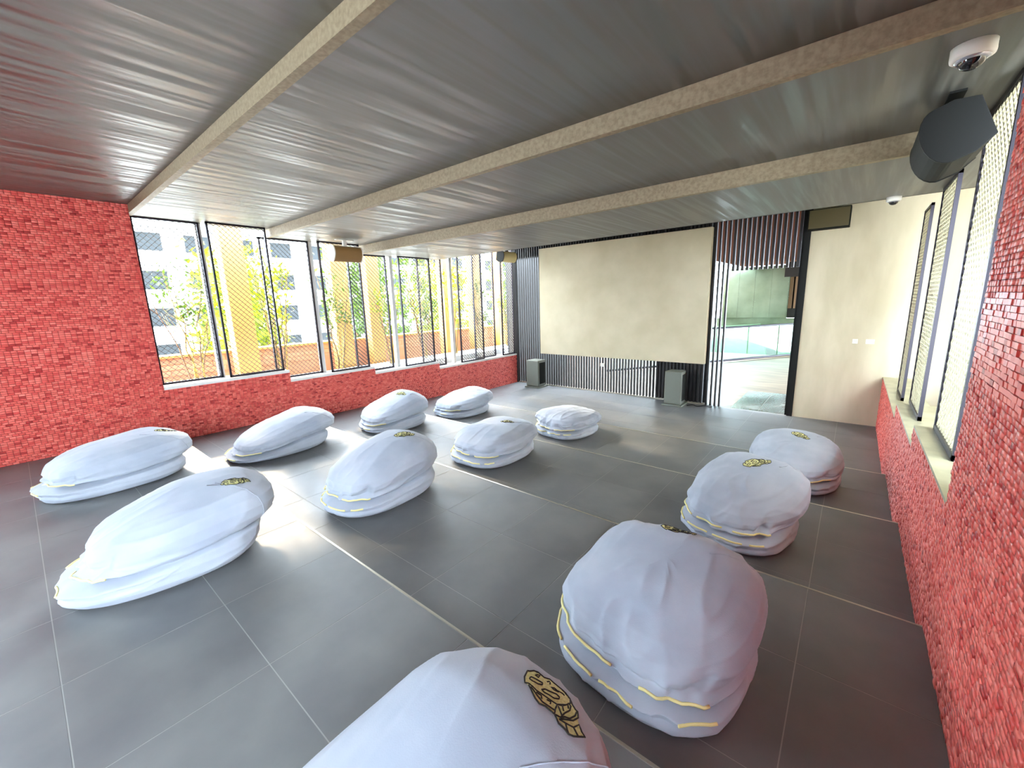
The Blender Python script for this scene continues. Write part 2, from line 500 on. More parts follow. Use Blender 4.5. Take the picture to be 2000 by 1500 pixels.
def mesh_panel(parent, X, y0, y1, z0, z1, mm, fw=.022):
    hx = .02 if fw < .025 else .014
    fr = empty('mesh_panel', (0, 0, 0)); fr.parent = parent
    px, py, pz = parent.location
    f = MB()
    f.box((X - hx, y0, z0), (X + hx, y0 + fw, z1)).box((X - hx, y1 - fw, z0), (X + hx, y1, z1))
    f.box((X - hx, y0, z0), (X + hx, y1, z0 + fw * 1.3)).box((X - hx, y0, z1 - fw), (X + hx, y1, z1))
    fo = f.build('panel_frame', M['frame'], fr)
    V, F = exp_mesh(y0 + fw, y1 - fw, z0 + fw, z1 - fw, w=.0062 if fw > .025 else .0042)
    me = bpy.data.meshes.new('expanded_mesh'); me.from_pydata([(X + a, b, c) for a, b, c in V], [], F); me.materials.append(mm)
    mo = link('expanded_mesh', me, fr); mo['kind'] = 'stuff'
    return fr

inner = [(1.97, 2.73), (3.52, 4.27), (5.10, 5.88), (6.68, 7.46)]
outer = [(1.20, 1.92), (2.66, 3.42), (4.10, 4.90), (5.66, 6.32)]
tops = [C[1], C[2], C[3], C[3]]
for k in range(4):
    s = MB()
    z = SL[k]
    s.box((XL - .34, ys_[k] + .002, z - .03), (XL + .012, ys_[k + 1] - .002, z))
    # two dark tracks are recessed between three upstands
    s.box((XL - .03, ys_[k] + .002, z), (XL + .006, ys_[k + 1] - .002, z + .012))
    s.box((XL - .135, ys_[k] + .002, z), (XL - .10, ys_[k + 1] - .002, z + .012))
    s.box((XL - .30, ys_[k] + .002, z), (XL - .25, ys_[k + 1] - .002, z + .012))
    w = struct(s.build('window_%d' % (k + 1), M['sill']))
    t = MB().box((XL - .25, ys_[k] + .01, z), (XL - .135, ys_[k + 1] - .01, z + .006)).box((XL - .10, ys_[k] + .01, z), (XL - .03, ys_[k + 1] - .01, z + .006))
    t.build('track', M['frame'], w)
    top = tops[k] if k < 3 else 3.1
    mesh_panel(w, XL - .05, inner[k][0], inner[k][1], z + .015, top, M['mesh_backlit'])
    mesh_panel(w, XL - .19, outer[k][0], outer[k][1], z + .015, top, M['mesh_backlit'])
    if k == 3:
        mesh_panel(w, XL - .05, 8.18, 8.66, z + .015, 3.1, M['mesh_backlit'])
        mesh_panel(w, XL - .19, 7.30, 8.05, z + .015, 3.1, M['mesh_backlit'])
    # white glazing mullion between the layers
    ym = inner[k][0] - .06
    MB().box((XL - .30, ym - .025, z), (XL - .22, ym + .045, top)).build('mullion', M['sill'], w)

s = MB()
for k in range(3):
    s.box((XR - .004, ys_[k + 1] + .002, SRr[k] - .02), (XR + .34, ys_[k + 2] - .002, SRr[k]))
w5 = struct(s.build('window_5', M['sill_r']))
rp = [(3.50, 4.30), (5.18, 6.03), (6.85, 7.52)]
rtop = [C[2], C[3], C[3]]
for k in range(3):
    mesh_panel(w5, XR + .11, rp[k][0], rp[k][1], SRr[k], rtop[k], M['mesh'], .03)
# dark reveal of the red wall end
MB().box((XR + .01, YB, SRr[0]), (XR + .32, YB + .012, C[2])).build('reveal', M['frame'], w5)

# ------------------------------------------------------------------ dome cameras
def dome_camera(loc, r, label, big=True):
    t = empty('security_camera', loc); tag(t, label, 'camera')
    MB().lathe([(0, 0), (r, 0), (r, -r * .55), (r * .97, -r * .68), (r * .80, -r * .74), (0.0, -r * .74)]).build('housing', M['white'], t)
    pr = [(r * .78, -r * .72)]
    for a in range(0, 91, 9):
        pr.append((r * .62 * math.cos(math.radians(a)), -r * .80 - r * .52 * math.sin(math.radians(a))))
    MB().lathe([(r * .80, -r * .72), (r * .74, -r * .84), (r * .62, -r * .86)]).build('dome_rim', M['chrome'], t)
    MB().lathe(pr).build('dome', M['glass_dark'], t)
    if big:
        MB().box((r * .90, -.012, -r * .40), (r * 1.01, .012, -r * .16)).build('screw_slot', M['black'], t)
    return t
dome_camera((.30, 3.07, C[2]), .078, 'white dome security camera on the ceiling near the right wall, the large near one')
d2 = dome_camera((.19, 6.12, C[3]), .062, 'small far white dome security camera under the ceiling edge above the cream wall', False)

# ------------------------------------------------------------------ hanging speakers
def ceiling_speaker(loc, rz, tilt, body, grille, label, L=.50, Hh=.25, D=.24, zt=.06, drop=.06):
    t = empty('ceiling_speaker', loc, rz); tag(t, label, 'speaker')
    # local: length along Y, front towards +X; loc is the mounting point on the ceiling
    piv = Matrix.Translation((0, 0, -drop - Hh / 2)) @ Matrix.Rotation(tilt, 4, 'Y')
    def setm(o): o.matrix_local = piv; return o
    back = [(-D * .5, -Hh * .36), (-D * .5, Hh * .36), (-D * .15, Hh * .5), (D * .18, Hh * .5), (D * .18, -Hh * .5), (-D * .15, -Hh * .5)]
    setm(MB().prism(back, 1, -L / 2, L / 2).build('cabinet', body, t, .008))
    g = [(D * .18, -Hh * .5)]
    for a in range(-80, 81, 16):
        g.append((D * .18 + D * .34 * math.cos(math.radians(a)), Hh * .5 * math.sin(math.radians(a))))
    g.append((D * .18, Hh * .5))
    setm(MB().prism(g, 1, -L / 2 + .012, L / 2 - .012).build('grille', grille, t, .004))
    ec = [(px * 1.0, pz * 1.04) for px, pz in (back[:3] + [(D * .18, Hh * .5)] + list(reversed(g[1:-1])) + [(D * .18, -Hh * .5)] + back[5:])]
    for s_ in (-1, 1):
        y0, y1 = sorted((s_ * L / 2 - s_ * .012, s_ * (L / 2 + .006)))
        setm(MB().prism(ec, 1, y0, y1).build('end_cap', body, t, .003))
    MB().box((-.035, -L * .3, -.012), (.035, L * .3, 0)).box((-.02, -.03, -drop - .03), (.02, .03, -.01)).build('bracket', body, t)
    return t
ceiling_speaker((-6.72, 3.80, C[2]), 0, math.radians(14), M['white'], M['brown_grille'], 'white cased speaker with brown grille hanging above the left windows', drop=.10)
ceiling_speaker((-6.72, 8.02, 3.12), 0, math.radians(10), M['black'], M['lit_grille'], 'black speaker with grille coloured for reflected light high in the far left corner beside the slats', drop=.30)
ceiling_speaker((.325, 3.82, C[2]), math.pi, math.radians(22), M['black'], M['black_soft'], 'large black speaker hanging below the ceiling beside the right mesh opening', L=.56, Hh=.30, D=.27, drop=.09)
bx = empty('box_speaker', (-.475, YE - .10, 2.60)); tag(bx, 'wide dark brown box speaker on the cream wall beside the doorway top', 'speaker')
MB().box((-.27, -.10, 0), (.27, .10, .31)).build('cabinet', M['black_soft'], bx, .01)
MB().box((-.255, -.112, .015), (.255, -.10, .295)).build('grille', mat('bronze_grille', lin((86, 76, 44)), .5), bx, .004)

# ------------------------------------------------------------------ floor standing speakers
def floor_speaker(x0, x1, y, dx, label):
    w = x1 - x0
    t = empty('floor_speaker', ((x0 + x1) / 2, y, H[4])); tag(t, label, 'speaker')
    pts = [(-w / 2, 0), (w / 2, 0), (w / 2 + .0, .02), (w / 2 - .02, .34), (-w / 2 + .02, .34)]
    MB().prism(pts, 2, .035, .70).build('cabinet', M['grey_cab'], t, .012)
    MB().prism([(-w / 2 + .01, -.012), (w / 2 - .01, -.012), (w / 2 - .005, 0), (-w / 2 + .005, 0)], 2, .06, .68).build('grille', M['grey_cab'], t, .003)
    MB().prism([(-w / 2 - .03, -.04), (w / 2 + .03, -.04), (w / 2 + .03, .37), (-w / 2 - .03, .37)], 2, 0, .03).build('base_plate', M['grey_cab'], t, .005)
    MB().box((w / 2 - .014, .05, .10), (w / 2 + .002, .30, .64)).build('side_recess', M['black_soft'], t, .003)
    return t
floor_speaker(-6.40, -6.02, 8.28, .2, 'grey floor speaker against the slats beside the red wall')
floor_speaker(-2.87, -2.53, 8.30, .2, 'grey floor speaker against the slats beside the doorway')

# cable lying beside the right floor speaker
cb = [(-2.45, 8.45, H[4] + .008)]
for i in range(14):
    cb.append((-2.43 + i * .032, 8.50 + .05 * math.sin(i * .9) + .01 * i, H[4] + .008))
tag(MB().tube(cb, .007, 6).build('cable', M['black']), 'black cable lying on the floor between grey speaker and doorway', 'cable')

# ------------------------------------------------------------------ bean bags
BAGDATA = [(1, 0, [-5.403, 0.459, 0.08, 1.168, 0.807, 0.477, 0.351, -0.008]),
    (2, 0, [-3.256, 0.424, -0.146, 1.051, 0.721, 0.551, 0.407, 0.247]),
    (3, 1, [-5.488, 1.967, 0.026, 1.202, 0.867, 0.481, 0.204, 0.089]),
    (4, 2, [-5.509, 3.665, -0.091, 1.072, 0.909, 0.546, 0.271, -0.065]),
    (5, 3, [-5.554, 5.215, -0.109, 1.121, 0.868, 0.448, 0.303, 0.129]),
    (6, 1, [-3.262, 1.992, 0.043, 1.083, 0.751, 0.586, 0.351, -0.005]),
    (7, 2, [-3.322, 3.621, 0.024, 1.131, 0.881, 0.414, 0.367, 0.076]),
    (8, 3, [-3.31, 5.305, -0.117, 0.98, 0.914, 0.379, 0.411, -0.023]),
    (9, 3, [-0.37, 5.297, 0.0, 1.062, 0.855, 0.481, 0.306, 0.09]),
    (10, 2, [-0.565, 3.497, -0.258, 0.851, 0.803, 0.557, 0.315, 0.317]),
    (11, 1, [-0.63, 1.768, -0.103, 0.847, 0.882, 0.529, 0.296, 0.311]),
    (12, 0, [-0.686, 0.4, 0.013, 1.096, 0.804, 0.514, 0.312, 0.096])]
EMB_STROKES =  [[(-5, 468), (0, 474), (6, 488), (17, 495), (35, 495), (41, 495), (49, 513), (74, 511), (92, 509), (112, 509), (136, 497), (149, 476), (147, 454), (143, 441), (132, 430), (119, 427), (102, 424), (85, 421), (68, 416), (53, 418), (39, 419), (28, 412), (10, 433), (-5, 468)], [(21, 447), (21, 454), (38, 460), (55, 466), (59, 459), (52, 446), (36, 440), (25, 440), (21, 447)], [(72, 437), (75, 450), (87, 456), (107, 466), (119, 463), (122, 455), (113, 443), (95, 440), (83, 435), (72, 437)], [(22, 474), (23, 481), (29, 488), (33, 474), (22, 474)], [(58, 487), (59, 497), (65, 493), (69, 486)], [(105, 481), (91, 476), (80, 478), (87, 484), (99, 482), (113, 489), (120, 488)], [(43, 412), (69, 395), (86, 385), (104, 380), (118, 390), (135, 391), (148, 392)], [(52, 411), (85, 399), (104, 395), (128, 401), (140, 404)], [(72, 409), (88, 413), (96, 404)], [(105, 416), (117, 420), (120, 412)], [(138, 412), (148, 392), (163, 399), (162, 424), (165, 446), (158, 464), (152, 467)], [(138, 412), (132, 430), (147, 454)], [(138, 427), (161, 409)], [(143, 441), (156, 427)], [(150, 460), (159, 449)], [(163, 399), (169, 412), (180, 421), (184, 443), (179, 462)], [(165, 390), (171, 402), (189, 424), (193, 446), (180, 465), (173, 465), (156, 476), (141, 492)], [(157, 387), (171, 377), (192, 378), (204, 375), (216, 382), (224, 393), (235, 410), (222, 415), (206, 428), (201, 406), (181, 396), (165, 390)], [(148, 392), (157, 387)], [(181, 396), (204, 375)], [(201, 406), (224, 393)]]
EMB_FILL =  [(-5, 468), (6, 488), (35, 495), (49, 513), (92, 509), (136, 497), (156, 476), (180, 465), (201, 432), (206, 428), (235, 410), (216, 382), (195, 384), (157, 387), (148, 392), (118, 390), (86, 385), (43, 412), (24, 419)]
PV = np.array([0, .04, .12, .22, .30, .36, .42, .50, .62, .74, .84, .92, .97, 1.0])
PR = np.array([.80, .90, .965, .975, .945, .92, .955, .99, 1.0, .955, .83, .62, .38, 0])
NPH, NV = 216, 112

FLAP = {1: .06, 2: .05, 3: .06, 6: .02}
def bag_point(phi, v, L, W, Hh, Ht, sh, seed):
    n = 2.7
    fl = FLAP.get(int(round(seed / 1.37)), 0.0)
    c, s = np.cos(phi), np.sin(phi)
    r = (np.abs(c) ** n + np.abs(s) ** n) ** (-1 / n)
    x = c * r; y = s * r
    # the fold between the upper bulk and the lower roll wanders and is deepest at one tail corner
    vs = v + .030 * np.sin(2 * phi + seed) * np.exp(-((v - .36) / .15) ** 2)
    rr = np.interp(vs, PV, PR)
    cor = np.exp(-((np.mod(phi - math.radians(-42) + math.pi, 2 * math.pi) - math.pi) / .30) ** 2)
    depth = .095 + .035 * np.sin(phi * 1.0 + 1.2 * seed) ** 2 + .10 * cor
    rr = rr - depth * np.exp(-((vs - .355) / (.024 + .020 * cor)) ** 2)
    # cloth lips that carry the piping, only round the tail end
    tl = np.clip(-s, 0, 1) ** .5
    rr = rr + tl * (.030 * np.exp(-((vs - .435) / .022) ** 2) + .040 * np.exp(-((vs - .275) / .024) ** 2) - .030 * np.exp(-((vs - .50) / .035) ** 2) - .025 * np.exp(-((vs - .20) / .03) ** 2))
    # dents above the two tail corners
    for a_, k_ in ((-48, .085), (-134, .05)):
        dd = (np.mod(phi - math.radians(a_) - .5 * (v - .5) + math.pi, 2 * math.pi) - math.pi)
        rr = rr - k_ * np.exp(-(dd / .11) ** 2) * np.exp(-((v - .56) / .13) ** 2)
    yy = y * rr; xx = x * rr
    up = np.clip((v - .3) / .2, 0, 1)
    yy = np.where(yy > 0, yy * (1 - .13 * (1 - up)), yy * (1 - (.10 + fl) * up + fl * .35 * (1 - up)) )
    xx = xx * np.where(y < 0, 1 - fl * 2.2 * (1 - up) * y * y, 1.0)
    t = (yy + 1) / 2
    Hz = Ht + (Hh - Ht) * np.clip(t / .72, 0, 1) ** .9
    Hz = Hz * (1 - .05 * np.clip((t - .8) / .2, 0, 1))
    z = v * Hz
    return np.stack([W / 2 * xx, yy * L / 2 + sh * z, z], -1)

def displace(P, v, phi, seed, amp=1.0):
    out = P.copy()
    flat = out.reshape(-1, 3)
    vf = np.broadcast_to(v, P.shape[:-1]).reshape(-1); pf = np.broadcast_to(phi, P.shape[:-1]).reshape(-1)
    cen = np.array([0, 0, .22])
    for i in range(len(flat)):
        p = flat[i]
        if vf[i] < .03: continue
        q = Vector((p[0] * 2.6 + seed * 7.1, p[1] * 2.6, p[2] * 3.2))
        a = .028 * noise.noise(q)
        qs = Vector((p[0] * 6.5 + seed * 1.9, p[1] * 1.7 + p[2] * 2.0, p[2] * 7.0 - p[1] * 1.5))
        a += .0065 * max(0.0, 1 - abs(noise.noise(qs)) * 3.5) ** 2 - .002
        tail = max(0.0, -math.sin(pf[i])) ** 2
        # cloth wrinkles: ridged noise, stretched up the bag, strong near the tail and the fold
        q2 = Vector((p[0] * 9 + seed * 3.3, p[1] * 4.5, p[2] * 7.0 + seed))
        rdg = 1 - abs(noise.noise(q2)) * 2.2
        band = math.exp(-((vf[i] - .40) / .20) ** 2)
        a += (.003 + .015 * tail * band + .006 * band) * (rdg - .5)
        q3 = Vector((p[0] * 22 + seed, p[1] * 14, p[2] * 22))
        a += (.0012 + .0035 * tail * band) * noise.noise(q3)
        d = p - cen; d = d / (np.linalg.norm(d) + 1e-6)
        flat[i] = p + d * a * amp * min(1.0, (vf[i] - .03) * 12)
    flat[:, 2] = np.maximum(flat[:, 2], 0.0)
    return flat.reshape(P.shape)

def build_bag(idx, tier, par, label, emb, pipes, wr=1.0):
    cx, cy, th, L, W, Hh, Ht, sh = par
    seed = idx * 1.37
    t = empty('bean_bag', (cx, cy, H[tier]), th)
    tag(t, label, 'bean bag', 'grey bean bags on the stepped floor')
    ph = np.arange(NPH) * 2 * math.pi / NPH
    vv = np.linspace(0, 1, NV) ** 1.0
    PHg, VVg = np.meshgrid(ph, vv[:-1])
    P = displace(bag_point(PHg, VVg, L, W, Hh, Ht, sh, seed), VVg, PHg, seed, wr)
    topc = P[-1].mean(0); topc[2] += .0015
    botc = P[0].mean(0)
    V = P.reshape(-1, 3).tolist() + [topc.tolist(), botc.tolist()]
    F = []
    nr = NV - 1
    for j in range(nr - 1):
        for i in range(NPH):
            i2 = (i + 1) % NPH
            F.append((j * NPH + i, j * NPH + i2, (j + 1) * NPH + i2, (j + 1) * NPH + i))
    ti, bi = nr * NPH, nr * NPH + 1
    for i in range(NPH):
        i2 = (i + 1) % NPH
        F.append(((nr - 1) * NPH + i, (nr - 1) * NPH + i2, ti)); F.append((i2, i, bi))
    me = bpy.data.meshes.new('cover'); me.from_pydata(V, [], F); me.materials.append(M['bag'])
    me.polygons.foreach_set('use_smooth', [True] * len(F)); me.update()
    link('cover', me, t)
    bvh = BVHTree.FromPolygons([Vector(q) for q in V], F)
    # piping
    def surf(phi, v, off):
        p = bag_point(np.array([phi]), np.array([v]), L, W, Hh, Ht, sh, seed)[0]
        q = Vector(p); d = Vector((q.x, q.y * .8, 0)); d.normalize()
        hit = bvh.ray_cast(q + d * .25, -d)
        if hit[0] is None: return q
        return hit[0] + hit[1] * off
    for nm, v0, segs in pipes:
        for (a0, a1) in segs:
            b = MB()
            pts = []
            n = max(5, int((a1 - a0) / 3))
            for i in range(n + 1):
                a = math.radians(a0 + (a1 - a0) * i / n)
                vx = v0 - .030 * math.sin(2 * a + seed)
                pts.append(surf(a, vx, .0028))
            b.tube(pts, .0066, 6)
            b.build('piping', M['piping'], t)
    # stitched seam running from the top down one side
    b = MB(); pts = []
    for i in range(24):
        v = .46 + .50 * i / 23
        pts.append(surf(math.radians(62 - 26 * v), v, .0008))
    b.tube(pts, .0022, 5); b.build('seam', M['bag'], t)
    # embroidered emblem draped on the cover
    if emb:
        (ax, ay), (bx_, by_), flip = emb
        A0 = Vector((-5, 460)); B0 = Vector((232, 405)); u0 = (B0 - A0); l0 = u0.length; u0.normalize(); w0 = Vector((-u0.y, u0.x))
        A1 = Vector((ax, ay)); B1 = Vector((bx_, by_)); u1 = (B1 - A1); l1 = u1.length; u1.normalize(); w1 = Vector((-u1.y, u1.x)) * flip
        k = l1 / l0
        lw = .0025 * (k * 1000) ** .5
        def mp(p):
            d = Vector(p) - A0
            return A1 + u1 * (d.dot(u0) * k) + w1 * (d.dot(w0) * k)
        def drape(q, off):
            hit = bvh.ray_cast(Vector((q.x, q.y, 1.0)), Vector((0, 0, -1)))
            if hit[0] is None: return Vector((q.x, q.y, .3))
            n_ = hit[1] if hit[1].z > 0 else -hit[1]
            return hit[0] + n_ * off
        # fill: fine grid clipped to the outline
        fp = [mp(p) for p in EMB_FILL]
        def inside(q):
            c_ = False; j = len(fp) - 1
            for i in range(len(fp)):
                if (fp[i].y > q.y) != (fp[j].y > q.y) and q.x < (fp[j].x - fp[i].x) * (q.y - fp[i].y) / (fp[j].y - fp[i].y) + fp[i].x: c_ = not c_
                j = i
            return c_
        x0 = min(p.x for p in fp); x1 = max(p.x for p in fp); y0 = min(p.y for p in fp); y1 = max(p.y for p in fp)
        st = max((x1 - x0), (y1 - y0)) / 60
        fv = []; ff = []; cache = {}
        def gv(i, j):
            if (i, j) not in cache:
                cache[(i, j)] = len(fv); fv.append(tuple(drape(Vector((x0 + i * st, y0 + j * st)), .0018)))
            return cache[(i, j)]
        for i in range(int((x1 - x0) / st) + 1):
            for j in range(int((y1 - y0) / st) + 1):
                if inside(Vector((x0 + (i + .5) * st, y0 + (j + .5) * st))):
                    ff.append((gv(i, j), gv(i + 1, j), gv(i + 1, j + 1), gv(i, j + 1)))
        me = bpy.data.meshes.new('emblem'); me.from_pydata(fv, [], ff); me.materials.append(M['thread'])
        eo = link('emblem', me, t); eo['label'] = 'olive and black embroidered emblem'
        so_ = eo.modifiers.new('thick', 'SOLIDIFY'); so_.thickness = .001
        b = MB()
        for st_ in EMB_STROKES:
            pts = []
            for a, c in zip(st_[:-1], st_[1:]):
                A_, B_ = mp(a), mp(c)
                nn = max(1, int((B_ - A_).length / .008))
                for q in range(nn): pts.append(drape(A_.lerp(B_, q / nn), .0022))
            pts.append(drape(mp(st_[-1]), .0022))
            b.tube(pts, lw, 5)
        b.build('emblem_outline', M['black_thread'], eo)
    return t

P2 = lambda v1=.435, v2=.275: [('u', v1, [(-150, -118), (-112, -84), (-74, -40)]), ('l', v2, [(-152, -126), (-120, -96), (-90, -62), (-56, -44)])]
P1 = lambda: [('u', .48, [(-70, -38)]), ('l', .2, [(-120, -100)])]
emb_def = {12: ((-.005, .461), (.232, .405), 1), 11: ((-.122, .34), (.05, .39), 1), 10: ((-.06, .15), (.075, .31), 1), 9: ((-.06, .19), (.12, .11), 1),
           7: ((-.013, .138), (.16, .196), 1), 6: ((.071, .107), (.19, .25), 1), 4: ((.02, .05), (.20, .12), 1), 2: ((.14, .30), (.16, .46), -1), 1: ((.079, .29), (.10, .46), -1)}
labels = {
 1: 'low grey bean bag closest to the red wall in the left foreground',
 2: 'large pale blue-grey bean bag in the left foreground, second from the red wall',
 3: 'elongated grey bean bag on the second step near the red wall below the first windows',
 4: 'rounded grey bean bag with an emblem on the third step beside the red wall',
 5: 'small wrinkled grey bean bag on the fourth step, farthest one beside the red wall',
 6: 'tall blue-grey bean bag, centre of the second step, two pale piping lines',
 7: 'grey bean bag in the middle of the third step, partly covering the farthest centre one',
 8: 'heavily wrinkled grey bean bag on the fourth step, farthest one in the centre column',
 9: 'grey bean bag on the fourth step near the right red wall, partly hidden by another',
 10: 'round grey bean bag on the third step to the right, overlapping the one behind it',
 11: 'big round grey bean bag in the right foreground with wavy yellow piping',
 12: 'nearest grey bean bag cut off by the bottom edge, showing a large emblem'}
for (idx, tier, par) in BAGDATA:
    pipes = P2() if idx in (6, 7, 10, 11, 8) else ([('u', .435, [(-78, -40)]), ('l', .275, [(-140, -116), (-84, -66)])])
    if idx == 11:
        pipes = [('u', .44, [(-168, -92), (-74, -40)]), ('l', .275, [(-172, -128), (-123, -100), (-96, -74), (-52, -34)])]
    build_bag(idx, tier, par, labels[idx], emb_def.get(idx), pipes, {5: 1.7, 8: 1.9, 11: 1.3, 10: 1.45, 7: 1.3}.get(idx, 1.05))

# ------------------------------------------------------------------ outside, left
struct(MB().box((-120, -80, -5.2), (120, 120, -5.0)).build('ground', M['ground']))
struct(MB().box((-8.9, -3, -1.0), (XL - .3, 12.5, -.62)).build('balcony_floor', M['ground']))
par_ = empty('parapet', (-8.86, 5, -1.0)); tag(par_, 'tan brick parapet wall outside the left windows', 'wall')
MB().box((-.13, -8, 0), (.13, 8.5, 1.86)).build('wall_core', M['parapet'], par_)
brick = MB().box((0, 0, 0), (.012, .385, .085)).mesh('brick', M['parapet'])
nb = 0
for r in range(3):
    for c in range(26):
        if nb >= 290: break
        link('brick', brick, par_, (.13, -4.2 + c * .40 + (r % 2) * .2, 1.56 + r * .098)); nb += 1
MB().box((-.17, -8, 1.86), (.17, 8.5, 1.90)).build('coping', M['tan'], par_)
cols = [(2.46, 2.81), (4.33, 4.67), (5.12, 5.43), (7.31, 7.63), (8.42, 8.72), (9.45, 9.68), (10.47, 10.76)]
for i, (a, b) in enumerate(cols):
    c = empty('column', (-8.42, (a + b) / 2, -.62))
    tag(c, 'square tan column outside the left windows', 'column', 'tan columns along the parapet')
    w_ = (b - a) / 2
    MB().box((-.14, -w_, .04), (.14, w_, 4.0)).build('shaft', M['tan'], c, .01)
    MB().box((-.15, -w_ - .02, 0), (.15, w_ + .02, .10)).build('base', M['tan'], c, .01)

def leaves(name, centre, rad, n, size, m, parent, seed, drop=0.0):
    rs = np.random.RandomState(seed)
    d = rs.normal(size=(n, 3)); d /= np.linalg.norm(d, axis=1)[:, None]
    r = rs.rand(n) ** .45
    c = np.array(centre) + d * r[:, None] * np.array(rad)
    # clumping
    k = rs.rand(max(3, n // 60), 3) * 2 - 1
    c = np.where(rs.rand(n, 1) < .65, np.array(centre) + (k[rs.randint(len(k), size=n)] * .75 + rs.normal(size=(n, 3)) * .16) * np.array(rad), c)
    u = rs.normal(size=(n, 3)); u /= np.linalg.norm(u, axis=1)[:, None]
    w = np.cross(u, rs.normal(size=(n, 3))); w /= np.linalg.norm(w, axis=1)[:, None]
    s = size * (.6 + .8 * rs.rand(n))[:, None]
    V = np.stack([c - u * s, c + w * s * .4, c + u * s, c - w * s * .4], 1).reshape(-1, 3)
    me = bpy.data.meshes.new(name)
    F = (np.arange(n * 4).reshape(-1, 4))
    me.from_pydata(V.tolist(), [], F.tolist()); me.materials.append(m)
    o = link(name, me, parent); o['kind'] = 'stuff'
    return o

def shrub(x, y, z, h, ns, seed, label, lm, spread=.33):
    rs = random.Random(seed)
    t = empty('shrub', (x, y, z)); tag(t, label, 'shrub', 'shrubs planted outside the left windows')
    ends = []
    for i in range(ns):
        a = rs.uniform(0, 2 * math.pi); b = MB()
        dx, dy = math.cos(a) * spread * .35, math.sin(a) * spread
        hh = h * rs.uniform(.7, 1.0)
        pts = [(dx * .15 + dx * (q / 8) ** 1.3 + .02 * rs.uniform(-1, 1), dy * .15 + dy * (q / 8) ** 1.3 + .03 * rs.uniform(-1, 1), hh * q / 8) for q in range(9)]
        b.tube(pts, .013, 5, .35)
        for j in range(3):
            q = rs.randint(3, 7); p0 = pts[q]
            b.tube([p0, (p0[0] + rs.uniform(-.1, .1), p0[1] + rs.uniform(-.2, .2), p0[2] + .15), (p0[0] + rs.uniform(-.15, .15), p0[1] + rs.uniform(-.35, .35), p0[2] + .35)], .004, 4, .4)
        b.build('stem', M['bark'] if i % 2 else M['bark_y'], t)
    leaves('foliage', (0, 0, h * .72), (.25, spread * 1.15, h * .32), 300, .04, lm, t, seed)
    return t
pl = MB().box((-8.18, -1, -.62), (-7.5, 12, .35)).build('planter', M['bld'])
tag(pl, 'long white planter box outside the left windows', 'planter')
spots = [(1.75, 'shrub with bare thin stems behind the first mesh panel'), (3.0, 'shrub seen at the step between first and second window'), (4.1, 'yellow-green shrub behind the speaker by the second window'),
         (5.3, 'shrub behind the third window, left part'), (6.2, 'shrub behind the third window, right part'), (7.2, 'shrub behind the fourth window, left part'), (8.2, 'yellow stemmed shrub behind the fourth window, right part'), (9.3, 'shrub behind the far end of the fourth window')]
for i, (y, lab) in enumerate(spots):
    shrub(-7.84, y, .356, 2.0 + .3 * math.sin(i * 1.7), 7, 20 + i, lab, M['leaf_y'] if i % 2 else M['leaf_g'])

def tree(x, y, h, r, seed, label, lm, n=2600):
    t = empty('tree', (x, y, -5.0)); tag(t, label, 'tree', 'trees beyond the parapet')
    rs = random.Random(seed)
    b = MB(); b.tube([(0, 0, 0), (.1, .1, h * .4), (0, .25, h * .8)], .16, 8, .4)
    for j in range(6):
        a = rs.uniform(0, 6.28); b.tube([(.05, .1, h * .5), (math.cos(a) * r * .4, math.sin(a) * r * .4, h * .7), (math.cos(a) * r * .8, math.sin(a) * r * .8, h * .9)], .06, 6, .3)
    b.build('trunk', M['bark'], t)
    leaves('foliage', (0, 0, h * .82), (r, r, h * .3), n, .13, lm, t, seed)
tree(-14.5, 4.6, 7.6, 1.3, 51, 'yellow-green tree beyond the first window, the nearest to the red wall', M['leaf_y'], 2600)
tree(-15.5, 9.6, 8.2, 1.9, 52, 'green tree beyond the speaker and second window', M['leaf_g'], 3400)
tree(-16, 14.0, 8.0, 1.8, 53, 'yellow-green tree beyond the third window', M['leaf_y'], 3000)
tree(-15, 19.0, 8.2, 2.0, 54, 'green tree beyond the fourth window', M['leaf_g'], 3400)

bld = empty('apartment_building', (-46, 12, -5.0)); tag(bld, 'white apartment building with balconies far beyond the left windows', 'building')
MB().box((-4, -30, 0), (0, 50, 17)).build('wall', M['bld'], bld)
wm = MB().box((0, 0, 0), (.06, 1.9, 1.5)).mesh('window', M['bld_win'])
slab = MB().box((0, -30, 0), (1.5, 50, .22)).box((1.42, -30, .22), (1.5, 50, 1.1)).mesh('balcony', M['bld'])
for fl in range(5):
    link('balcony', slab, bld, (0, 0, 1.2 + fl * 3.1))
    for c in range(22):
        link('window', wm, bld, (0, -29 + c * 3.5, 2.4 + fl * 3.1))

# ------------------------------------------------------------------ outside, behind the doorway
struct(MB().box((-9, YE + .05, -1.0), (6, 17.5, H[4] - .004)).build('floor_terrace', M['terrace']))
dk = MB()
dk.box((-1.72, YE + .06, H[4] - .004), (-1.25, 10.6, H[4] - .001)).box((-1.245, YE + .06, H[4] - .004), (XJ, 10.6, H[4] - .001))
struct(dk.build('trim_2', M['dark_stone']))
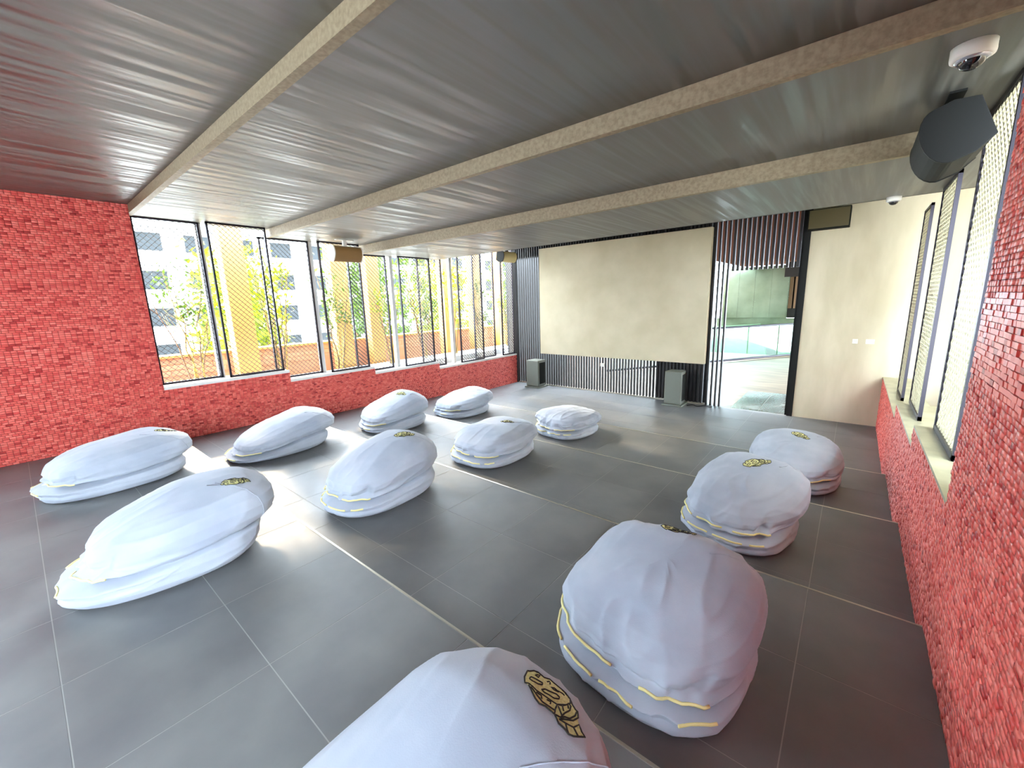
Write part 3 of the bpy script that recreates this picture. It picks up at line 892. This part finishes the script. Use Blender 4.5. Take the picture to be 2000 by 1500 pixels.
# railing: posts, top rail, base rail and glass panes
a, b = Vector((-5.6, 11.2, H[4])), Vector((0.2, 20.2, H[4]))
rl = empty('glass_railing', ((a + b) / 2)[:]); tag(rl, 'glass balustrade with dark top rail seen through the doorway', 'railing')
A = a - Vector(rl.location); B = b - Vector(rl.location)
d = (B - A); Ln = d.length; d.normalize(); nrm = Vector((-d.y, d.x, 0))
MB().tube([A + Vector((0, 0, 1.14)), B + Vector((0, 0, 1.14))], .03, 8).build('top_rail', M['frame'], rl)
MB().tube([A + Vector((0, 0, .06)), B + Vector((0, 0, .06))], .035, 8).build('base_rail', M['frame'], rl)
for i in range(8):
    p = A + d * (Ln * i / 8 + .03); q = A + d * (Ln * (i + 1) / 8 - .03)
    m_ = MB(); n0 = 0
    pts = [p - nrm * .006, q - nrm * .006, q + nrm * .006, p + nrm * .006]
    m_.prism([(v.x, v.y) for v in pts], 2, .07, 1.11)
    m_.build('glass_pane', M['glass'], rl)
struct(MB().box((-9, 17.5, -1.8), (8, 26, -1.6)).build('floor_court', M['pale_green']))
rp_ = MB().prism([(-5.2, -1.6), (-2.5, -1.6), (-3.0, .42), (-5.2, .25)], 1, 19.6, 19.9).build('stair_wall', M['pale_green'])
tag(rp_, 'pale green sloping stair wall behind the glass balustrade', 'wall')
tag(MB().prism([(-2.4, -.5), (3, -.5), (3, -1.6), (-2.4, -1.6)], 1, 20.3, 20.7).build('landing', M['pale_green']), 'pale landing block behind the balustrade at right', 'landing')
gp = empty('glass_wall', (-3.45, 21, 0)); tag(gp, 'grey-green reflective glass wall beyond the terrace', 'glass wall')
for i in range(4):
    for j in range(3):
        MB().box((-1.3 + i * .62, 0, .62 + j * .72), (-1.3 + i * .62 + .614, .05, .62 + j * .72 + .714)).build('glass_pane', M['mirror_glass'], gp)
MB().box((-1.6, .06, -1.6), (4.2, .12, .6)).box((-1.32, .06, .6), (1.2, .1, 2.8)).build('backing', M['mirror_glass'], gp)
ws = empty('wood_slat_wall', (-2.45, 21.2, 0)); tag(ws, 'brown vertical wood slat wall right of the grey glass wall', 'slat wall')
sm_ = MB().box((0, 0, 1.0), (.13, .12, 2.3)).mesh('slat', M['wood'])
for i in range(22): link('slat', sm_, ws, (i * .19, (.05 if i % 2 else 0), 0))
MB().box((0, -.25, 2.3), (4.2, .2, 2.9)).build('beam', M['cove'], ws)
MB().box((0, .14, .6), (4.2, .3, 2.4)).build('backing', M['cove'], ws)
ct = empty('bar_counter', (-.2, 21.8, -.56)); tag(ct, 'dark bar counter with pale top beyond the balustrade', 'counter')
MB().box((-.9, 0, 0), (2.2, .7, 1.52)).build('body', M['cove'], ct); MB().box((-1.0, -.1, 1.52), (2.3, .8, 1.60)).build('top', M['sill_r'], ct)
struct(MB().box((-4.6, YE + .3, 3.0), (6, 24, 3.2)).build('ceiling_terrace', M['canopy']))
tree(-13, 30, 8.2, 3.0, 61, 'green tree seen between the slats left of the doorway', M['leaf_g'], 1500)
pw = MB().box((-13.4, 16, -5), (-6.2, 16.4, 4.5)).build('pink_wall', mat('pink_render', lin((226, 186, 172)), .7))
tag(pw, 'pinkish building wall visible between the far left slats', 'building')

# ------------------------------------------------------------------ corridor beyond the right opening
cc = empty('console_table', (1.75, 7.7, -.58)); tag(cc, 'brown wooden console beyond the right mesh opening', 'table')
MB().box((-.62, -.25, .66), (.9, .35, .72)).build('top', M['counter'], cc, .006)
for a_ in (-.56, .82):
    for b_ in (-.2, .28): MB().box((a_ - .03, b_ - .03, 0), (a_ + .03, b_ + .03, .66)).build('leg', M['counter'], cc)
MB().box((-.6, .3, .05), (.88, .33, .66)).build('back_board', M['cove'], cc)
